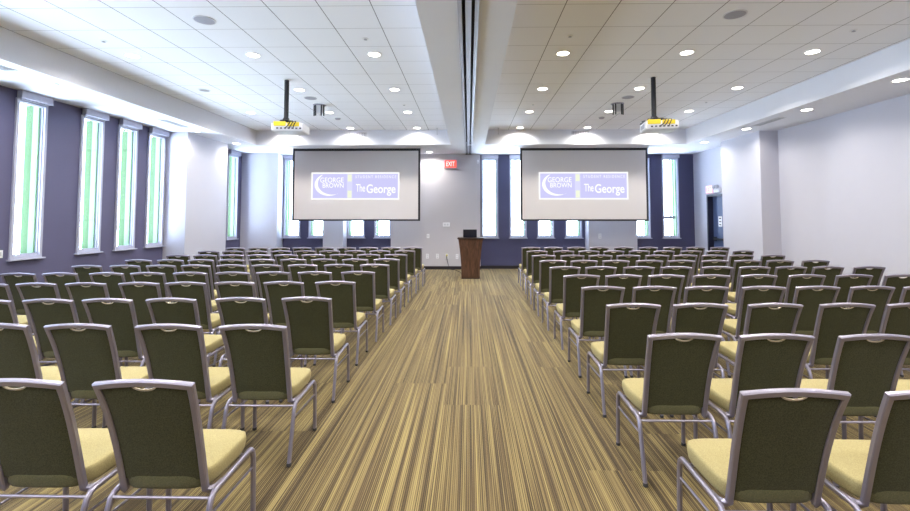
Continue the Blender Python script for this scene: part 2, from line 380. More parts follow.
# ------------------------------------------------------------------ windows
def window(n, a, b, wall, fin, label, transom=None, blind=None, blind_w=0.0):
    def mp(u0, u1, w0, w1, z0, z1):
        if wall == 'left': return (XL + w0, XL + w1, u0, u1, z0, z1)
        return (u0, u1, YF - w1, YF - w0, z0, z1)
    e = bpy.data.objects.new('window_%d' % n, None); COL.objects.link(e); e.empty_display_size = .1
    struct(e, label, 'window')
    z0, z1 = ZW0, ZW1; f = 0.045
    o = (XL, (a + b) / 2, z0) if wall == 'left' else ((a + b) / 2, YF, z0)
    e.location = o
    def part(name, mat, bs, parent=e):
        bm = bmesh.new()
        for q in bs: box(bm, *mp(*q))
        bmesh.ops.translate(bm, verts=bm.verts[:], vec=-Vector(o))
        return obj(name, bm, mat, parent)
    part('window_frame', 'trimw', [(a, a + f, -.045, .03, z0, z1), (b - f, b, -.045, .03, z0, z1), (a + f, b - f, -.045, .03, z1 - f, z1), (a + f, b - f, -.045, .03, z0, z0 + f)])
    g = f + 0.012
    part('sash', 'trimw', [(a + f, a + g, -.04, -.005, z0 + f, z1 - f), (b - g, b - f, -.04, -.005, z0 + f, z1 - f), (a + g, b - g, -.04, -.005, z1 - g, z1 - f), (a + g, b - g, -.04, -.005, z0 + f, z0 + g + .02)])
    part('pane', 'glass', [(a + g, b - g, -.026, -.020, z0 + g + .02, z1 - g)])
    part('sill', 'trimw', [(a - .03, b + .03, .0, .07, z0 - .020, z0)])
    s = 1 if fin > 0 else -1
    j = b - g if fin > 0 else a + g                 # the jamb that carries the outside fin
    lo, hi = sorted((j, j - s * .025))
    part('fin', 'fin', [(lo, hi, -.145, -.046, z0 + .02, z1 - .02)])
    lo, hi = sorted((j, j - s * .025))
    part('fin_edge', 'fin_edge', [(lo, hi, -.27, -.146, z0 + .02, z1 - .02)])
    if transom:
        part('transom', 'alu', [(a + g, b - g - .06, -.044, -.008, transom, transom + .09)])
        part('mullion', 'alu', [(b - g - .21, b - g - .18, -.044, -.008, z0 + g + .02, z1 - g)])
    if blind:
        r = thing('window_roller_blind', blind, 'blind', o, 'roller blinds above the windows')
        def rp(name, mat, bs, bev=0.0):
            bm = bmesh.new()
            for q in bs: box(bm, *mp(*q), bev=bev)
            bmesh.ops.translate(bm, verts=bm.verts[:], vec=-Vector(o))
            return obj(name, bm, mat, r)
        c = blind_w
        rp('blind_box', 'trimw', [(a - c, b + c, .031, .110, ZS - .125, ZS - .002)], .003)
        rp('end_cap', 'midgrey', [(a - c - .008, a - c, .031, .112, ZS - .128, ZS - .002)])  # darker grey stands for the blue shade on the near end
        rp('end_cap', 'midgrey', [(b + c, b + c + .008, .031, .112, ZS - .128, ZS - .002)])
        rp('hem_bar', 'alu', [(a + .03, b - .03, .05, .07, ZS - .145, ZS - .126)])
    # daylight enters here: importance-sampling portal of the world light
    ld = bpy.data.lights.new('sky_portal', 'AREA'); ld.shape = 'RECTANGLE'; ld.size = b - a; ld.size_y = z1 - z0
    lo = bpy.data.objects.new('sky_portal', ld); COL.objects.link(lo); ld.cycles.is_portal = True
    if wall == 'left':
        lo.matrix_world = Matrix.Translation((XL - .5, (a + b) / 2, (z0 + z1) / 2)) @ Vector((-1, 0, 0)).to_track_quat('Z', 'Y').to_matrix().to_4x4()
    else:
        lo.matrix_world = Matrix.Translation(((a + b) / 2, YF + .5, (z0 + z1) / 2)) @ Vector((0, 1, 0)).to_track_quat('Z', 'Y').to_matrix().to_4x4()
    return e

ordn = ['first', 'second', 'third', 'fourth', 'fifth', 'sixth', 'seventh', 'eighth', 'ninth', 'tenth']
n = 0
side_bl = ['white blind box above the window nearest the camera on the slate wall', 'white blind box above second slate-wall window from the camera',
           'white blind box above third slate-wall window from the camera', 'white blind box above the slate-wall window beside the pale column', 'white blind box above the slim window beyond the pale column']
for k, (a, b) in enumerate(SIDE_W):
    n += 1; window(n, a, b, 'left', 1, 'slim tall window in the slate wall, %s from the camera' % ordn[k], blind=side_bl[k])
front_bl = {0: 'white blind box above front window beside the corner pier on the window side', 4: 'white blind box above the first front window beside the grey panel and lectern',
            5: 'white blind box above front window half behind the screen near the lectern', 9: 'white blind box above the front window nearest the door'}
for k, (a, b) in enumerate(FRONT_W):
    n += 1; window(n, a, b, 'front', -1 if k < 4 else 1, 'slim tall front window, %s from the window wall' % ordn[k], transom=1.60 if k == 9 else None, blind=front_bl.get(k), blind_w=0.0)
for a, b in UNSEEN_W:
    n += 1; window(n, a, b, 'left', 1, 'unseen slim tall window added for daylight in the slate wall beside the camera')

# ------------------------------------------------------------------ door on the right wall
d = bpy.data.objects.new('door_1', None); COL.objects.link(d); d.location = (XR, (DY0 + DY1) / 2, 0); struct(d, 'navy exit door recessed in the pale wall', 'door')
def dpart(name, mat, bs, parent=d, bev=0.0):
    o = Vector((XR, (DY0 + DY1) / 2, 0)); bm = bmesh.new()
    for q in bs: box(bm, *q, bev=bev)
    bmesh.ops.translate(bm, verts=bm.verts[:], vec=-o)
    return obj(name, bm, mat, parent)
dpart('door_frame', 'door_frame', [(XR - .02, XR + .40, DY1 - .06, DY1, 0, DZ), (XR - .02, XR + .40, DY0, DY0 + .06, 0, DZ), (XR - .02, XR + .40, DY0 + .06, DY1 - .06, DZ - .06, DZ)])
leafd = dpart('door_leaf', 'door', [(XR + .14, XR + .19, DY0 + .06, DY1 - .06, 0.008, DZ - .06)])
dpart('push_bar', 'black', [(XR + .08, XR + .13, DY0 + .12, DY1 - .12, .98, 1.04), (XR + .10, XR + .142, DY0 + .12, DY0 + .22, .95, 1.07), (XR + .10, XR + .142, DY1 - .22, DY1 - .12, .95, 1.07)])
dpart('door_notice', 'white', [(XR + .135, XR + .142, DY1 - .52, DY1 - .34, 1.38, 1.68)])
dpart('notice_marks', 'slot', [(XR + .132, XR + .136, DY1 - .48, DY1 - .38, 1.60 - k * .09, 1.63 - k * .09) for k in range(3)])

# exit sign and emergency lamp above the door
t = thing('exit_sign', 'small pink and red exit sign on the wall above the navy door', 'sign', (XR, 13.33, 2.36))
boxes('sign_body', 'exit_body', [(-.06, -.001, -.19, .19, 0, .24)], t, .006)
boxes('sign_face', 'exit_txt', [(-.066, -.0605, -.17, .17, .02, .22)], t)
bm = text_bm('EXIT', .28, .14, .003, .01)
for v in bm.verts: v.co = Vector((-.067 - v.co.z, .14 - v.co.x, .05 + v.co.y))
obj('lettering', bm, 'exit_red', t)
t = thing('emergency_light_mount', 'grey twin-head emergency light on the wall above the navy door', 'lamp', (XR, 12.93, 2.37))
boxes('battery_box', 'lightgrey', [(-.08, -.001, -.15, .15, 0, .12)], t, .006)
for s in (-1, 1):
    bm = bmesh.new(); lathe(bm, [(.02, 0), (.055, .03), (.06, .07), (.05, .075)], seg=16)
    for v in bm.verts: v.co = Vector((-.05 - v.co.z, s * .085 + v.co.x, .17 + v.co.y))
    obj('lamp_head', bm, 'midgrey', t, 40)

# ------------------------------------------------------------------ front wall fittings
t = thing('exit_sign', 'red exit sign high on the warm grey wall behind the lectern', 'sign', (-0.575, 14.15, 3.22))
boxes('sign_body', 'exit_body', [(-.205, .205, -.07, -.001, 0, .27)], t, .006)
boxes('sign_face', 'exit_red', [(-.185, .185, -.078, -.0705, .02, .25)], t)
bm = place_xz(text_bm('EXIT', .27, .15, .003, .01), -.135, .06, -.079); obj('lettering', bm, 'exit_txt', t)
def plate(name, label, cat, x, z, w, h, y=14.15, holes=2, mat='white', group=None):
    t = thing(name, label, cat, (x, y, z), group)
    boxes('cover_plate', mat, [(-w / 2, w / 2, -.010, -.0005, -h / 2, h / 2)], t, .002)
    return t
def outlet(label, x, z, y=14.15):
    t = plate('wall_outlet', label, 'outlet', x, z, .085, .15, y, group='wall outlets above the front baseboard')
    for k in (-1, 1): boxes('socket', 'lightgrey', [(-.022, .022, -.014, -.0102, k * .034 - .02, k * .034 + .02)], t, .001)
    return t
outlet('white outlet low on grey wall, farthest from the lectern', -1.31, .415)
outlet('white outlet low on grey wall, between outer outlet and yellow plug', -0.99, .415)
outlet('white outlet low on grey wall with a yellow plug in it', -0.69, .415)
outlet('white outlet low on grey wall nearest the lectern', -0.365, .405)
outlet('white outlet low on the pale pillar under the screen near the door', 4.09, 1.065, 13.9)
t = plate('wall_switch', 'white light switch on grey wall above the farthest outlet', 'switch', -1.29, 1.055, .085, .13)
boxes('rocker', 'lightgrey', [(-.018, .018, -.016, -.0102, -.034, .034)], t, .002)
t = thing('wall_control_panel', 'white rectangular control panel at mid height on the grey wall', 'control panel', (-.71, 14.15, 1.42))
boxes('panel_case', 'white', [(-.11, .11, -.03, -.001, -.065, .065)], t, .005)
boxes('display', 'lightgrey', [(-.075, -.01, -.034, -.0302, -.03, .03)], t)
boxes('keypad', 'lightgrey', [(.015, .075, -.034, -.0302, -.03, .03)], t)
t = thing('motion_detector_mount', 'small white motion detector high on grey wall beside the first front window', 'detector', (.305, 14.15, 3.43))
boxes('detector_case', 'white', [(-.028, .028, -.045, -.001, -.055, .055)], t, .008)
boxes('detector_lens', 'lightgrey', [(-.02, .02, -.05, -.0452, -.045, -.005)], t, .002)
t = thing('plugged_cord', 'yellow plug and thin dark cord hanging from outlet to floor', 'cord', (-.69, 14.15, .0))
boxes('plug', 'brass', [(-.024, .024, -.05, -.0145, .42, .475)], t, .004)
bm = bmesh.new()
tube(bm, smooth_path([(0, -.035, .42), (.005, -.04, .33), (.03, -.04, .22), (.07, -.045, .10), (.11, -.06, .012), (.18, -.12, .008), (.30, -.30, .008), (.46, -.9, .008), (.50, -1.6, .008)]), .007)
obj('cable', bm, M['slot'], t, 40)
# wall plate at the picture's near edge of the slate wall
t = thing('wall_plate_mount', 'small white plate on the slate wall at the photo edge beside the nearest window', 'wall plate', (XL, 6.715, 1.09))
boxes('cover_plate', 'white', [(.0005, .012, -.045, .045, -.06, .06)], t, .002)
boxes('button', 'lightgrey', [(.0122, .016, -.02, .02, -.03, .03)], t, .001)

# ------------------------------------------------------------------ lectern and laptop
t = thing('lectern', 'dark walnut lectern with flared tapering sides standing at the end of the aisle', 'lectern', (.055, 12.0, 0))
def loft(bm, secs):
    rs = []
    for hw, y0, y1, z in secs:
        rs.append([bm.verts.new(p) for p in ((-hw, y0, z), (hw, y0, z), (hw, y1, z), (-hw, y1, z))])
    for A, B in zip(rs, rs[1:]):
        for i in range(4): bm.faces.new((A[i], A[(i + 1) % 4], B[(i + 1) % 4], B[i]))
    bm.faces.new(rs[0][::-1]); bm.faces.new(rs[-1])
def lw(z): return .248 + .082 * (z / 1.06) ** 1.9
bm = bmesh.new(); loft(bm, [(lw(k * 1.06 / 12 + .02) - .004, .02 - .10 * (k / 12) ** 1.8, .44 + .04 * (k / 12), .02 + k * 1.045 / 12) for k in range(13)]); obj('body', bm, 'wood', t, 40)
for s in (-1, 0, 1):                       # three veneered panels of the front
    bm = bmesh.new(); secs = []
    for k in range(13):
        z = .05 + k * .99 / 12; w = lw(z); f = (z / 1.06) ** 1.8
        a, b = {-1: (-w + .006, -w * .42), 0: (-w * .40, w * .40), 1: (w * .42, w - .006)}[s]
        secs.append((a, b, .008 - .10 * f, z))
    rs = [[bm.verts.new(p) for p in ((a, y, z), (b, y, z), (b, y + .03, z), (a, y + .03, z))] for a, b, y, z in secs]
    for A, B in zip(rs, rs[1:]):
        for i in range(4): bm.faces.new((A[i], A[(i + 1) % 4], B[(i + 1) % 4], B[i]))
    bm.faces.new(rs[0][::-1]); bm.faces.new(rs[-1])
    obj('front_panel', bm, 'wood', t, 40)
boxes('plinth', 'wood_dark', [(-.245, .245, .012, .45, 0, .024)], t, .003)
boxes('top', 'wood_dark', [(-.355, .355, -.11, .50, 1.066, 1.100)], t, .006)
t = thing('laptop', 'black open laptop on top of the walnut lectern', 'laptop', (.04, 12.08, 1.101))
boxes('base', 'laptop', [(-.18, .18, .0, .25, 0, .018)], t, .004)
boxes('keyboard', 'keys', [(-.16, .16, .04, .15, .0182, .020)], t)
bm = bmesh.new(); box(bm, -.185, .185, -.008, .004, 0, .215, bev=.003)
bmesh.ops.rotate(bm, verts=bm.verts[:], cent=(0, 0, 0), matrix=Matrix.Rotation(math.radians(12), 3, 'X'))
bmesh.ops.translate(bm, verts=bm.verts[:], vec=(0, .0, .012)); obj('display_lid', bm, 'laptop', t)

# ------------------------------------------------------------------ projection screens
def screen(x0, x1, label, c0):
    y = 13.0; zt, zb = ZS - .001, 1.545
    xm = (x0 + x1) / 2
    t = thing('hanging_projection_screen', label, 'projection screen', (xm, y, zb), 'ceiling projection screens')
    hw = (x1 - x0) / 2; H = zt - zb
    boxes('screen_cloth', 'screen', [(-hw + .06, hw - .06, -.004, .004, .05, H - .07)], t)
    boxes('screen_border', 'black', [(-hw, -hw + .06, -.006, .006, .02, H), (hw - .06, hw, -.006, .006, .02, H), (-hw + .06, hw - .06, -.006, .006, H - .07, H)], t)
    boxes('bottom_bar', 'black', [(-hw, hw, -.016, .016, 0, .05)], t, .006)
    # the projected picture: a banner 2.61 m wide
    k = 2.61 / 645.0
    ox = c0 - xm; oz = 2.17 - zb
    def X(u): return ox + (u - 85) * k
    def Z(v): return oz + (280 - v) * k
    im = boxes('projected_image', 'p_field', [(X(85), X(730), -.0065, -.0042, Z(280), Z(80))], t)
    bw = 11
    boxes('white_border', 'p_border', [(X(85), X(85 + bw), -.0085, -.0066, Z(280), Z(80)), (X(730 - bw), X(730), -.0085, -.0066, Z(280), Z(80)), (X(85 + bw), X(730 - bw), -.0085, -.0066, Z(80 + bw), Z(80)), (X(85 + bw), X(730 - bw), -.0085, -.0066, Z(280), Z(280 - bw))], im)
    boxes('pale_strip', 'p_mid', [(X(346), X(386), -.0075, -.0066, Z(268), Z(92))], im)
    boxes('yellow_block', 'p_yel', [(X(351), X(381), -.0085, -.0076, Z(147), Z(96))], im); boxes('yellow_block', 'p_yel', [(X(351), X(381), -.0085, -.0076, Z(266), Z(214))], im)
    # crescent swoosh of the emblem
    bm = bmesh.new(); N = 28; A = []; B = []
    for i in range(N + 1):
        q = i / N; a = math.radians(118 + q * 190)
        w = math.sin(PI * min(1, q * 1.02 + .02)) ** .8
        A.append((215 + 106 * math.cos(a), 170 - 82 * math.sin(a)))
        B.append((215 + (106 - 24 * w) * math.cos(a) + 2, 170 - (82 - 19 * w) * math.sin(a)))
    va = [bm.verts.new((X(u), -.0085, Z(v))) for u, v in A]; vb = [bm.verts.new((X(u), -.0085, Z(v))) for u, v in B]
    for i in range(N): bm.faces.new((va[i], va[i + 1], vb[i + 1], vb[i]))
    r = bmesh.ops.extrude_face_region(bm, geom=bm.faces[:]); bmesh.ops.translate(bm, verts=[g for g in r['geom'] if isinstance(g, bmesh.types.BMVert)], vec=(0, .0018, 0))
    obj('emblem_swoosh', bm, 'p_border', im)
    for txt, u0, u1, v1, v0, bold, sp in (('GEORGE', 150, 322, 155, 118, .008, 1.0), ('BROWN', 168, 322, 193, 159, .008, 1.0), ('STUDENT RESIDENCE', 408, 706, 123, 103, .0, 1.4), ('The', 412, 480, 222, 166, .008, .95), ('George', 490, 702, 252, 168, .014, 1.0)):
        b = place_xz(text_bm(txt, (u1 - u0) * k, (v1 - v0) * k, .0014, bold, sp), X(u0), Z(v1), -.0068)
        obj('lettering', b, 'p_border', im)
    return t
screen(-5.21, -1.42, 'large white projection screen lowered on the window side with lilac banner', -4.645)
screen(1.52, 5.25, 'large white projection screen lowered on the door side with lilac banner', 2.06)

# ------------------------------------------------------------------ projectors on ceiling poles
def projector(x, y, yaw, label):
    t = thing('ceiling_projector', label, 'projector', (x, y, ZC), 'ceiling projectors')
    t.rotation_euler.z = yaw
    bm = bmesh.new(); lathe(bm, [(.040, -.70), (.040, -.0065)], seg=20); obj('pole', bm, 'black', t, 40)
    bm = bmesh.new(); lathe(bm, [(.07, -.006), (.075, -.003), (.075, -.0005)], seg=20); obj('ceiling_plate', bm, 'white', t, 40)
    bm = bmesh.new(); lathe(bm, [(.05, -.775), (.105, -.755), (.11, -.735), (.06, -.72), (.05, -.69)], seg=20); obj('mount_collar', bm, 'black', t, 40)
    boxes('mount_arms', 'black', [(-.20, .20, .00, .03, -.79, -.765), (-.015, .015, -.15, .18, -.79, -.765), (-.20, -.17, -.12, .17, -.80, -.785), (.17, .20, -.12, .17, -.80, -.785)], t)
    bd = boxes('body', 'white', [(-.19, .35, -.19, .23, -.945, -.805)], t, .018)
    boxes('underside_plate', 'lightgrey', [(-.17, .33, -.17, .21, -.952, -.946)], t)
    boxes('side_vent', 'midgrey', [(-.193, -.1902, -.13 + .035 * k, -.112 + .035 * k, -.92, -.84) for k in range(8)], t)
    boxes('rear_panel', 'lightgrey', [(-.16, .32, -.194, -.1902, -.925, -.87)], t)
    boxes('ports', 'black', [(-.10 + .065 * k, -.065 + .065 * k, -.198, -.1942, -.915, -.893) for k in range(7)], t)
    boxes('yellow_cover', 'yellow', [(-.15, .06, -.205, -.08, -.865, -.785)], t, .012); boxes('yellow_cover', 'yellow', [(.085, .29, -.205, -.08, -.872, -.795)], t, .012)
    bm = bmesh.new()
    for s in (0, 1, 2):
        tube(bm, smooth_path([(.0 + .05 * s, -.02, -.76), (.08 + .05 * s, -.10, -.745 - .01 * s), (.13 + .05 * s, -.20, -.79), (.10 + .05 * s, -.215, -.86), (.05 + .07 * s, -.20, -.90)]), .008, 6)
    obj('cables', bm, 'black', t, 40)
    bm = bmesh.new(); lathe(bm, [(.07, 0), (.07, .04), (.055, .055), (.05, .03)], seg=20)
    for v in bm.verts: v.co = Vector((0.15 + v.co.x, .225 + v.co.z, -.88 + v.co.y))
    obj('lens_barrel', bm, 'black', t, 40)
projector(-3.235, 7.74, math.radians(4), 'yellow and white projector on a black pole in the window-side tray')
projector(3.225, 7.68, math.radians(-9), 'yellow and white projector on a black pole in the door-side tray')

def ceiling_mic(x, y, label):
    t = thing('ceiling_microphone', label, 'ceiling fixture', (x, y, ZC), 'ceiling rod fixtures')
    bm = bmesh.new(); lathe(bm, [(.13, -.012), (.14, -.004), (.14, -.001)], seg=24); obj('mounting_plate', bm, 'midgrey', t, 40)
    boxes('housing', 'white', [(-.085, .085, -.05, .06, -.19, -.013)], t, .01)
    for dx, dy in ((-.105, -.04), (-.062, -.075), (.062, -.075), (.105, -.04)):
        bm = bmesh.new(); lathe(bm, [(.011, -.25), (.014, -.245), (.014, -.03), (.008, -.02), (.008, -.0125)], dx, dy, 12); obj('rod', bm, 'black', t, 40)
ceiling_mic(-3.245, 9.51, 'white ceiling fixture with four black rods in the window-side tray')
ceiling_mic(3.21, 9.50, 'white ceiling fixture with four black rods in the door-side tray')

def ceiling_speaker(x, y, label, r=.128):
    t = thing('ceiling_speaker', label, 'speaker', (x, y, ZC), 'round ceiling speakers')
    bm = bmesh.new(); lathe(bm, [(r * .9, -.009), (r * .98, -.009), (r, -.005), (r, -.0005)], seg=32); obj('rim', bm, 'lightgrey', t, 40)
    bm = bmesh.new(); lathe(bm, [(r * .1, -.0125), (r * .6, -.0115), (r * .895, -.0092), (r * .895, -.0012)], seg=32); obj('grille', bm, 'midgrey', t, 40)
ceiling_speaker(-3.27, 5.33, 'round grey ceiling speaker in window-side tray, nearer the camera')
ceiling_speaker(-3.24, 8.94, 'round grey ceiling speaker in window-side tray beside the projector pole')
ceiling_speaker(3.21, 5.28, 'round grey ceiling speaker in door-side tray, nearer the camera')
ceiling_speaker(3.25, 8.97, 'round grey ceiling speaker in door-side tray beside the projector pole')

def small_ceiling(name, x, y, z, label, cat, kind):
    t = thing(name, label, cat, (x, y, z))
    if kind == 'sprinkler':
        bm = bmesh.new(); lathe(bm, [(.035, -.006), (.045, -.004), (.045, -.0005)], seg=16); obj('escutcheon', bm, 'white', t, 40)
        bm = bmesh.new(); lathe(bm, [(.008, -.014), (.010, -.010), (.012, -.0065)], seg=10); obj('sprinkler_body', bm, 'alu', t, 40)
        bm = bmesh.new(); lathe(bm, [(.02, -.019), (.024, -.017), (.024, -.0145)], seg=12); obj('deflector', bm, 'alu', t, 40)
    else:
        bm = bmesh.new(); lathe(bm, [(.05, -.035), (.062, -.028), (.065, -.010)], seg=20); obj('sensor_dome', bm, 'midgrey', t, 40)
        bm = bmesh.new(); lathe(bm, [(.072, -.0095), (.08, -.006), (.08, -.0005)], seg=20); obj('sensor_base', bm, 'lightgrey', t, 40)
for x, y, l in ((-1.41, 5.94, 'small ceiling sprinkler beside the beam in the window-side tray, nearer the camera'), (-5.06, 5.96, 'small ceiling sprinkler near the soffit in the window-side tray'),
                (1.37, 5.89, 'small ceiling sprinkler beside the beam in the door-side tray, nearer the camera'), (5.04, 5.77, 'small ceiling sprinkler near the soffit in door-side tray, nearer the camera'),
                (1.40, 9.52, 'small ceiling sprinkler beside the beam in door-side tray, farther from the camera'), (5.05, 9.39, 'small ceiling sprinkler near the soffit in door-side tray, farther from the camera'),
                (-1.40, 9.52, 'small ceiling sprinkler beside the beam in window-side tray, farther from the camera')):
    small_ceiling('ceiling_sprinkler', x, y, ZC, l, 'sprinkler', 'sprinkler')
for x, y, l in ((-3.23, 10.8, 'small dark round sensor on the window-side ceiling tray near the bulkhead'), (3.26, 10.8, 'small dark round sensor on the door-side ceiling tray near the bulkhead')):
    small_ceiling('ceiling_sensor', x, y, ZC, l, 'sensor', 'sensor')
# sidewall sprinkler pipes below the tray ends
for x, l in ((-.86, 'short thin pipe in front of the bulkhead, window side of the beam'), (.82, 'short thin pipe in front of the bulkhead, door side of the beam')):
    t = thing('ceiling_drop_pipe', l, 'pipe', (x, TRAY_F - .25, ZC))
    bm = bmesh.new(); lathe(bm, [(.010, -.16), (.010, -.008), (.03, -.006), (.03, -.0005)], seg=10); obj('pipe', bm, 'lightgrey', t, 40)
    bm = bmesh.new(); lathe(bm, [(.016, -.175), (.02, -.170), (.016, -.1605)], seg=10); obj('nozzle', bm, 'alu', t, 40)

# ------------------------------------------------------------------ vents
def wall_vent(x, z, label):
    t = thing('wall_vent', label, 'vent', (x, TRAY_F, z))
    w, h = .25, .062
    boxes('vent_frame', 'lightgrey', [(-w, w, -.012, -.0005, h - .012, h), (-w, w, -.012, -.0005, -h, -h + .012), (-w, -w + .012, -.012, -.0005, -h, h), (w - .012, w, -.012, -.0005, -h, h)], t)
    boxes('vent_back', 'midgrey', [(-w + .012, w - .012, -.003, -.0006, -h + .012, h - .012)], t)
    boxes('vent_blades', 'lightgrey', [(-w + .03 + .047 * k, -w + .045 + .047 * k, -.010, -.0032, -h + .012, h - .012) for k in range(10)], t)
wall_vent(-3.11, 3.97, 'grey air vent on the bulkhead above the window-side screen')
wall_vent(3.12, 4.0, 'grey air vent on the bulkhead above the door-side screen')
def linear_vent(x, y0, y1, label):
    t = thing('ceiling_linear_vent', label, 'vent', (x, (y0 + y1) / 2, ZS)); l = (y1 - y0) / 2
    boxes('vent_frame', 'lightgrey', [(-.09, -.075, -l, l, -.008, -.0005), (.075, .09, -l, l, -.008, -.0005), (-.075, .075, -l, -l + .015, -.008, -.0005), (-.075, .075, l - .015, l, -.008, -.0005)], t)
    boxes('vent_slot', 'slot', [(-.075, .075, -l + .015, l - .015, -.003, -.0006)], t)
    boxes('vent_blades', 'lightgrey', [(-.062 + .032 * k, -.048 + .032 * k, -l + .015, l - .015, -.007, -.0032) for k in range(4)], t)
linear_vent(-6.33, 5.0, 5.95, 'slotted linear vent in the soffit above the nearest slate-wall window')
linear_vent(-6.38, 9.0, 9.85, 'slotted linear vent in the soffit near the pale column on window side')
linear_vent(6.37, 9.02, 9.85, 'slotted linear vent in the soffit along the plain wall')

# ------------------------------------------------------------------ downlights
LAMP_W = 18.0
WORLD = 27.0
def make_downlight():
    t = thing('recessed_downlight', '', 'downlight', (0, 0, 0))
    bm = bmesh.new()
    prof = [(.088, -.010), (.104, -.010), (.110, -.006), (.110, -.0005), (.088, -.0005)]
    seg = 28; rings = [[bm.verts.new((r * math.cos(2 * PI * i / seg), r * math.sin(2 * PI * i / seg), z)) for i in range(seg)] for r, z in prof]
    for q in range(len(rings)):
        A, B = rings[q], rings[(q + 1) % len(rings)]
        for i in range(seg): bm.faces.new((A[i], A[(i + 1) % seg], B[(i + 1) % seg], B[i]))
    obj('trim_ring', bm, 'white', t, 40)
    bm = bmesh.new(); lathe(bm, [(.0875, -.007), (.0875, -.001)], seg=28); obj('lens', bm, 'lens', t, 40)
    return t
proto_dl = make_downlight(); used = False
def downlight(x, y, z, label, on=True, w=1.0):
    global used
    o = proto_dl if not used else copy_tree(proto_dl); used = True
    o.location = (x, y, z); o['label'] = label; o['group'] = 'recessed ceiling downlights'
    if on:
        ld = bpy.data.lights.new('downlight_lamp', 'AREA'); ld.shape = 'DISK'; ld.size = .16; ld.energy = LAMP_W * w; ld.color = (1.0, 0.95, 0.88); ld.spread = math.radians(150)
        lo = bpy.data.objects.new('downlight_lamp', ld); COL.objects.link(lo); lo.location = (x, y, z - .014)
    else:
        for ch in o.children:
            if ch.name.startswith('lens'):
                ch.data = ch.data.copy(); ch.data.materials[0] = M['lens_off']
    return o
DLY = [12.005 - 1.83 * k for k in range(9)]
for r, y in enumerate(DLY):
    for side, sn in ((-1, 'window-side tray'), (1, 'door-side tray')):
        for k, x in enumerate((1.41, 3.24, 5.08)):
            where = ('beside the beam', 'in the middle line', 'beside the soffit')[k]
            on = not (side < 0 and k == 2 and r == 2)
            downlight(side * x, y, ZC, '%s recessed downlight in the %s, %s row from the bulkhead, %s' % ('lit' if on else 'unlit', sn, ordn[r], where), on)
for r, y in enumerate([12.0 - 1.815 * k for k in range(9)]):
    for x, sn in ((-6.38, 'window-wall soffit'), (6.38, 'plain-wall soffit')):
        downlight(x, y, ZS, 'lit recessed downlight in the %s, %s from the bulkhead' % (sn, ordn[r]), True, .38)

downlight(-1.22, 13.72, ZS, 'lit recessed downlight in the front bulkhead soffit beside the window-side screen', True, 1.0)

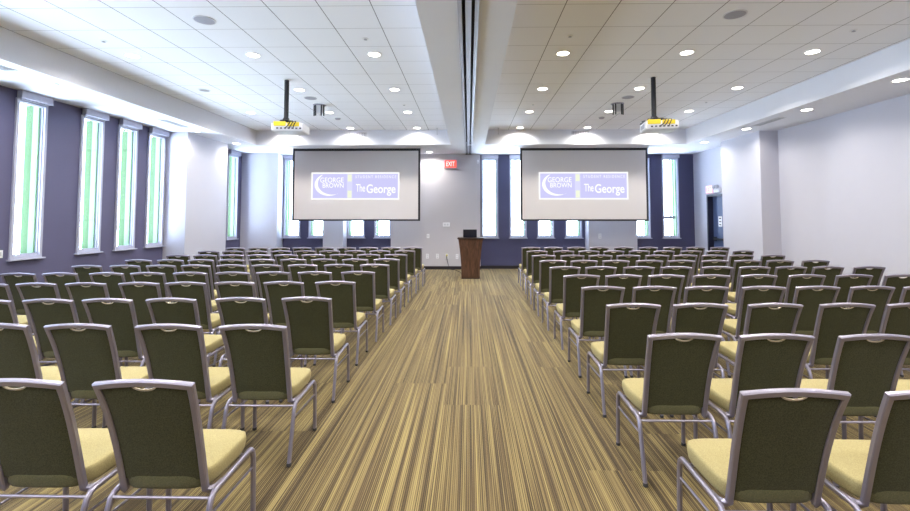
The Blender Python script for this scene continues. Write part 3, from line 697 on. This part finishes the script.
# ------------------------------------------------------------------ chairs
def build_chair():
    t = thing('banquet_chair', '', 'chair', (0, 0, 0))
    # local: y = 0 at the top of the back, +y toward the front of the room
    def hwz(z): # half width of the back frame's centre line
        q = max(0.0, (z - .40) / .525); return .191 + .004 * q + .014 * q ** 2.6
    def byz(z):
        q = max(0.0, min(1.0, (z - .40) / .525)); return .165 - .125 * q - .04 * q ** 3
    zs = [.40 + .518 * k / 9 for k in range(10)]
    left = [(-.231, .240, .392), (-.222, .205, .386), (-.203, .177, .387)] + [(-hwz(z), byz(z), z) for z in zs]
    top = [(x, 0.0 - .006 * (1 - (x / .2) ** 2), .918 + .016 * (1 - (x / .205) ** 2)) for x in (-.15, -.10, -.05, 0, .05, .10, .15)]
    right = [(-x, y, z) for x, y, z in reversed(left)]
    bm = bmesh.new(); sweep(bm, left + top + right, rect_prof(.030, .026, .005), (0, .97, .26)); obj('back_frame', bm, 'silver', t, 30)
    # upholstered back
    bm = bmesh.new(); nu, nv = 28, 12; F = []; B = []
    for j in range(nv + 1):
        rf, rb = [], []
        for i in range(nu + 1):
            u = -1 + 2 * i / nu
            x_n = u * .2
            zt = .908 + .014 * (1 - u * u)
            if abs(x_n) < .062: zt -= .027 * math.sqrt(max(0, 1 - (x_n / .062) ** 2))
            zb = .452 - .016 * (1 - u * u)
            v = j / nv; z = zb + (zt - zb) * v
            x = u * (hwz(z) - .014)
            bul = (1 - abs(u) ** 4) * (1 - (2 * v - 1) ** 6)
            rf.append(bm.verts.new((x, byz(z) + .008 + .020 * bul, z))); rb.append(bm.verts.new((x, byz(z) - .004 - .010 * bul, z)))
        F.append(rf); B.append(rb)
    for j in range(nv):
        for i in range(nu):
            bm.faces.new((F[j][i], F[j][i + 1], F[j + 1][i + 1], F[j + 1][i])); bm.faces.new((B[j][i], B[j + 1][i], B[j + 1][i + 1], B[j][i + 1]))
    for i in range(nu):
        bm.faces.new((F[0][i], B[0][i], B[0][i + 1], F[0][i + 1])); bm.faces.new((F[nv][i], F[nv][i + 1], B[nv][i + 1], B[nv][i]))
    for j in range(nv):
        bm.faces.new((F[j][0], F[j + 1][0], B[j + 1][0], B[j][0])); bm.faces.new((F[j][nu], B[j][nu], B[j + 1][nu], F[j + 1][nu]))
    obj('backrest', bm, 'back_fabric', t, 50)
    # hand hold rim in the notch, pale to stand for light on its lip
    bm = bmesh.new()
    tube(bm, [(.060 * math.cos(a), byz(.91) + .002, .923 - .026 * math.sin(a)) for a in [PI * k / 10 for k in range(11)]], .0055, 6, ref=(0, 1, 0)); obj('handle', bm, 'notch_lip', t, 40)
    # seat cushion
    bm = bmesh.new(); rings = []
    def outline(sc, z, dy=0):
        pts = []
        for k in range(40):
            a = 2 * PI * k / 40; c, s = math.cos(a), math.sin(a)
            p = 5.0; r = (abs(c) ** p + abs(s) ** p) ** (-1 / p)
            yy = r * s; hw = .228 + .012 * yy
            pts.append((r * c * hw * sc, .335 + yy * (.195 - (1 - sc) * .20) + dy, z + .022 * (yy + 1) / 2 + (.006 * (1 - yy * yy) if z > .47 else 0)))
        return [bm.verts.new(p) for p in pts]
    for sc, z in ((.90, .400), (.95, .404), (.975, .418), (1.0, .455), (.998, .470), (.985, .478), (.95, .482), (.80, .485), (.5, .488), (.15, .489)): rings.append(outline(sc, z))
    for A, Bq in zip(rings, rings[1:]):
        for i in range(40): bm.faces.new((A[i], A[(i + 1) % 40], Bq[(i + 1) % 40], Bq[i]))
    bm.faces.new(rings[0][::-1]); bm.faces.new(rings[-1])
    seat = obj('seat', bm, 'seat_fabric', t, 60)
    seat.data.materials.append(M['seat_rear'])            # darker olive on the rear faces of the cushion
    for p in seat.data.polygons:
        if p.center.y < .20 and p.normal.y < -.72 and p.center.z < .466: p.material_index = 1
    # legs: one bent tube a side, split at the rail into front and rear leg
    prof = rect_prof(.027, .024, .007)
    for s in (-1, 1):
        fr = [(s * .236, .548, .012), (s * .236, .544, .20), (s * .235, .540, .345), (s * .235, .530, .381), (s * .234, .510, .399), (s * .234, .485, .404), (s * .234, .30, .397)]
        rr = [(s * .234, .30, .397), (s * .234, .185, .392), (s * .234, .155, .384), (s * .235, .135, .365), (s * .235, .122, .33), (s * .236, .05, .012)]
        for pts in (fr, rr):
            bm = bmesh.new(); sweep(bm, pts, prof, (1, 0, 0)); lg = obj('leg', bm, 'silver', t, 30)
            fy = pts[0][1] if pts is fr else pts[-1][1]
            bm = bmesh.new(); lathe(bm, [(.013, 0), (.016, .004), (.016, .016), (.013, .022)], s * .236, fy, 10); obj('glide', bm, 'glide', lg, 40)
        bm = bmesh.new(); tube(bm, [(s * .236, .541, .295), (s * .235, .128, .30)], .0065, 6); obj('brace', bm, 'silver', t, 40)
    bm = bmesh.new(); tube(bm, [(-.236, .140, .370), (.236, .140, .370)], .0075, 8); obj('stretcher', bm, 'silver', t, 40)
    bm = bmesh.new(); tube(bm, [(-.236, .47, .394), (.236, .47, .394)], .0085, 8); obj('stretcher', bm, 'silver', t, 40)
    for ch in t.children:                                 # settle the seat and rails a little lower, the top stays
        if ch.name.startswith(('seat', 'backrest', 'back_frame', 'stretcher', 'brace', 'leg')):
            for v in ch.data.vertices:
                z = v.co.z
                v.co.z = z - .013 * max(0.0, min(1.0, z / .3)) * max(0.0, min(1.0, (.93 - z) / .4))
    return t
proto = build_chair()
first = [True]
far_proto = [None]
LEFT = {1: (1.96, [-1.414, -1.995]), 2: (2.965, [-1.435, -2.005, -2.62, -3.18]), 3: (3.98, [-1.44, -2.03, -2.65, -3.22, -3.75, -4.30]),
        4: (4.97, [-1.48, -2.06, -2.61, -3.16, -3.69, -4.29, -4.85, -5.40]), 5: (5.87, [-1.46, -2.03, -2.58, -3.11, -3.67, -4.23, -4.77, -5.38, -5.93]),
        6: (6.77, [-1.43, -1.98, -2.53, -3.08, -3.61, -4.16, -4.69, -5.24, -5.82]), 7: (7.64, [-1.41, -1.95, -2.49, -3.02, -3.57, -4.09, -4.61, -5.14, -5.70]),
        8: (8.58, [-1.41, -1.93, -2.46, -3.02, -3.56, -4.07, -4.59, -5.10, -5.61]), 9: (9.56, [-1.37, -1.91, -2.45, -3.01, -3.54, -4.05, -4.58, -5.11, -5.63]),
        10: (10.55, [-1.33, -1.85, -2.38, -2.92, -3.43, -3.98, -4.51, -5.04, -5.60])}
RIGHT = {1: (1.90, [1.371, 1.968]), 2: (2.78, [1.33, 1.89, 2.49, 3.08]), 3: (3.73, [1.34, 1.92, 2.54, 3.14, 3.70]), 4: (4.64, [1.38, 1.92, 2.46, 3.05, 3.61, 4.18, 4.73]),
         5: (5.56, [1.40, 1.91, 2.45, 3.01, 3.60, 4.20, 4.79, 5.40]), 6: (6.48, [1.38, 1.91, 2.46, 3.00, 3.60, 4.14, 4.67, 5.21, 5.81]), 7: (7.42, [1.39, 1.91, 2.43, 3.00, 3.52, 4.08, 4.63, 5.17, 5.76]),
         8: (8.43, [1.40, 1.97, 2.47, 3.00, 3.55, 4.08, 4.62, 5.14, 5.74]), 9: (9.52, [1.44, 2.02, 2.57, 3.07, 3.63, 4.16, 4.73, 5.29, 5.85]), 10: (10.62, [1.46, 2.01, 2.56, 3.10, 3.68, 4.26, 4.84, 5.39, 5.97])}
proto_used = False
for blk, rows in (('window-side', LEFT), ('door-side', RIGHT)):
    for r in range(1, 11):
        Y, xs = rows[r]
        sg = -1 if blk == 'window-side' else 1
        ax = [sg * q for q in xs]
        for _ in range(60):                               # chairs never closer than their leg frames allow
            for i in range(len(ax) - 1):
                g = .528 - (ax[i + 1] - ax[i])
                if g > 0: ax[i] -= g / 2; ax[i + 1] += g / 2
        xs = [sg * q for q in ax]
        for c, x in enumerate(xs):
            if not proto_used: o = proto; proto_used = True
            else: o = copy_tree(proto)
            q = abs(x) - 1.4
            if sg < 0:                                    # the window-side rows swing a little toward the camera at their far end
                yy = Y - .055 * max(0, q) * (r > 2); xx = x * (1 - (.0095 if r < 5 else .0060) * max(0, q) * (r > 2)) - (.014 if r == 1 else .009 if r in (3, 4) else 0)
            else:
                yy = Y + .022 * max(0, q) * (r > 2); xx = x + (-.014 if r == 1 else -.004 if r == 2 else Y / 443 * ((3.0 if r == 3 and c == 0 else 1.0) - .6 * max(0, min(1, 2 * q)) + .25 * q))
            o.location = (xx, yy, 0); o.rotation_euler = (0, 0, math.radians(random.uniform(-.5, .5)) if c else 0)
            o['label'] = 'olive banquet chair in %s block, %s row from camera, %s seat from centre aisle' % (blk, ordn[r - 1], ordn[c])
            o['group'] = 'banquet chairs in rows'
            if r > 4:                                     # glides too small to show back there
                for ch in list(o.children):
                    for g in list(ch.children): bpy.data.objects.remove(g)

# ------------------------------------------------------------------ world, camera, view
w = bpy.data.worlds.new('daylight'); S.world = w; w.use_nodes = True
N_, L_ = w.node_tree.nodes, w.node_tree.links
bg = N_['Background']
tc = N_.new('ShaderNodeTexCoord'); sp = N_.new('ShaderNodeSeparateXYZ'); L_.new(tc.outputs['Generated'], sp.inputs[0])
rp = N_.new('ShaderNodeValToRGB'); mr = N_.new('ShaderNodeMapRange'); mr.inputs['From Min'].default_value = -1; mr.inputs['From Max'].default_value = 1
L_.new(sp.outputs[2], mr.inputs['Value']); L_.new(mr.outputs[0], rp.inputs[0])
e = rp.color_ramp.elements                      # lower half brightened to throw light onto the ceiling, overcast sky above
e[0].position = 0.44; e[0].color = (0.69, 0.80, 1.0, 1)
e[1].position = 0.53; e[1].color = (0.185, 0.225, 0.30, 1)
L_.new(rp.outputs[0], bg.inputs[0]); bg.inputs[1].default_value = WORLD

cam = bpy.data.cameras.new('camera'); co = bpy.data.objects.new('camera', cam); COL.objects.link(co)
F = 443.0; TH = math.radians(2.67)
cam.sensor_fit = 'HORIZONTAL'; cam.sensor_width = 36.0; cam.lens = F / 910 * 36.0
cyp = 217 - F * math.tan(TH)
PSI = 0.016
cam.shift_x = (455 - (468.5 - F * math.tan(PSI))) / 910.0
cam.shift_y = -(255.5 - cyp) / 910.0
co.location = (0, 0, EYE); co.rotation_euler = (math.radians(90) + TH, 0, PSI)
cam.clip_start = .05; cam.clip_end = 200
S.camera = co
S.view_settings.view_transform = 'Standard'; S.view_settings.look = 'None'; S.view_settings.gamma = 1; S.view_settings.exposure = 0.46
S.view_settings.use_curve_mapping = False
cy = S.cycles
cy.max_bounces = 10; cy.diffuse_bounces = 6; cy.glossy_bounces = 3; cy.transparent_max_bounces = 8; cy.transmission_bounces = 4
cy.sample_clamp_indirect = 8; cy.use_denoising = True
cy.caustics_reflective = False; cy.caustics_refractive = False
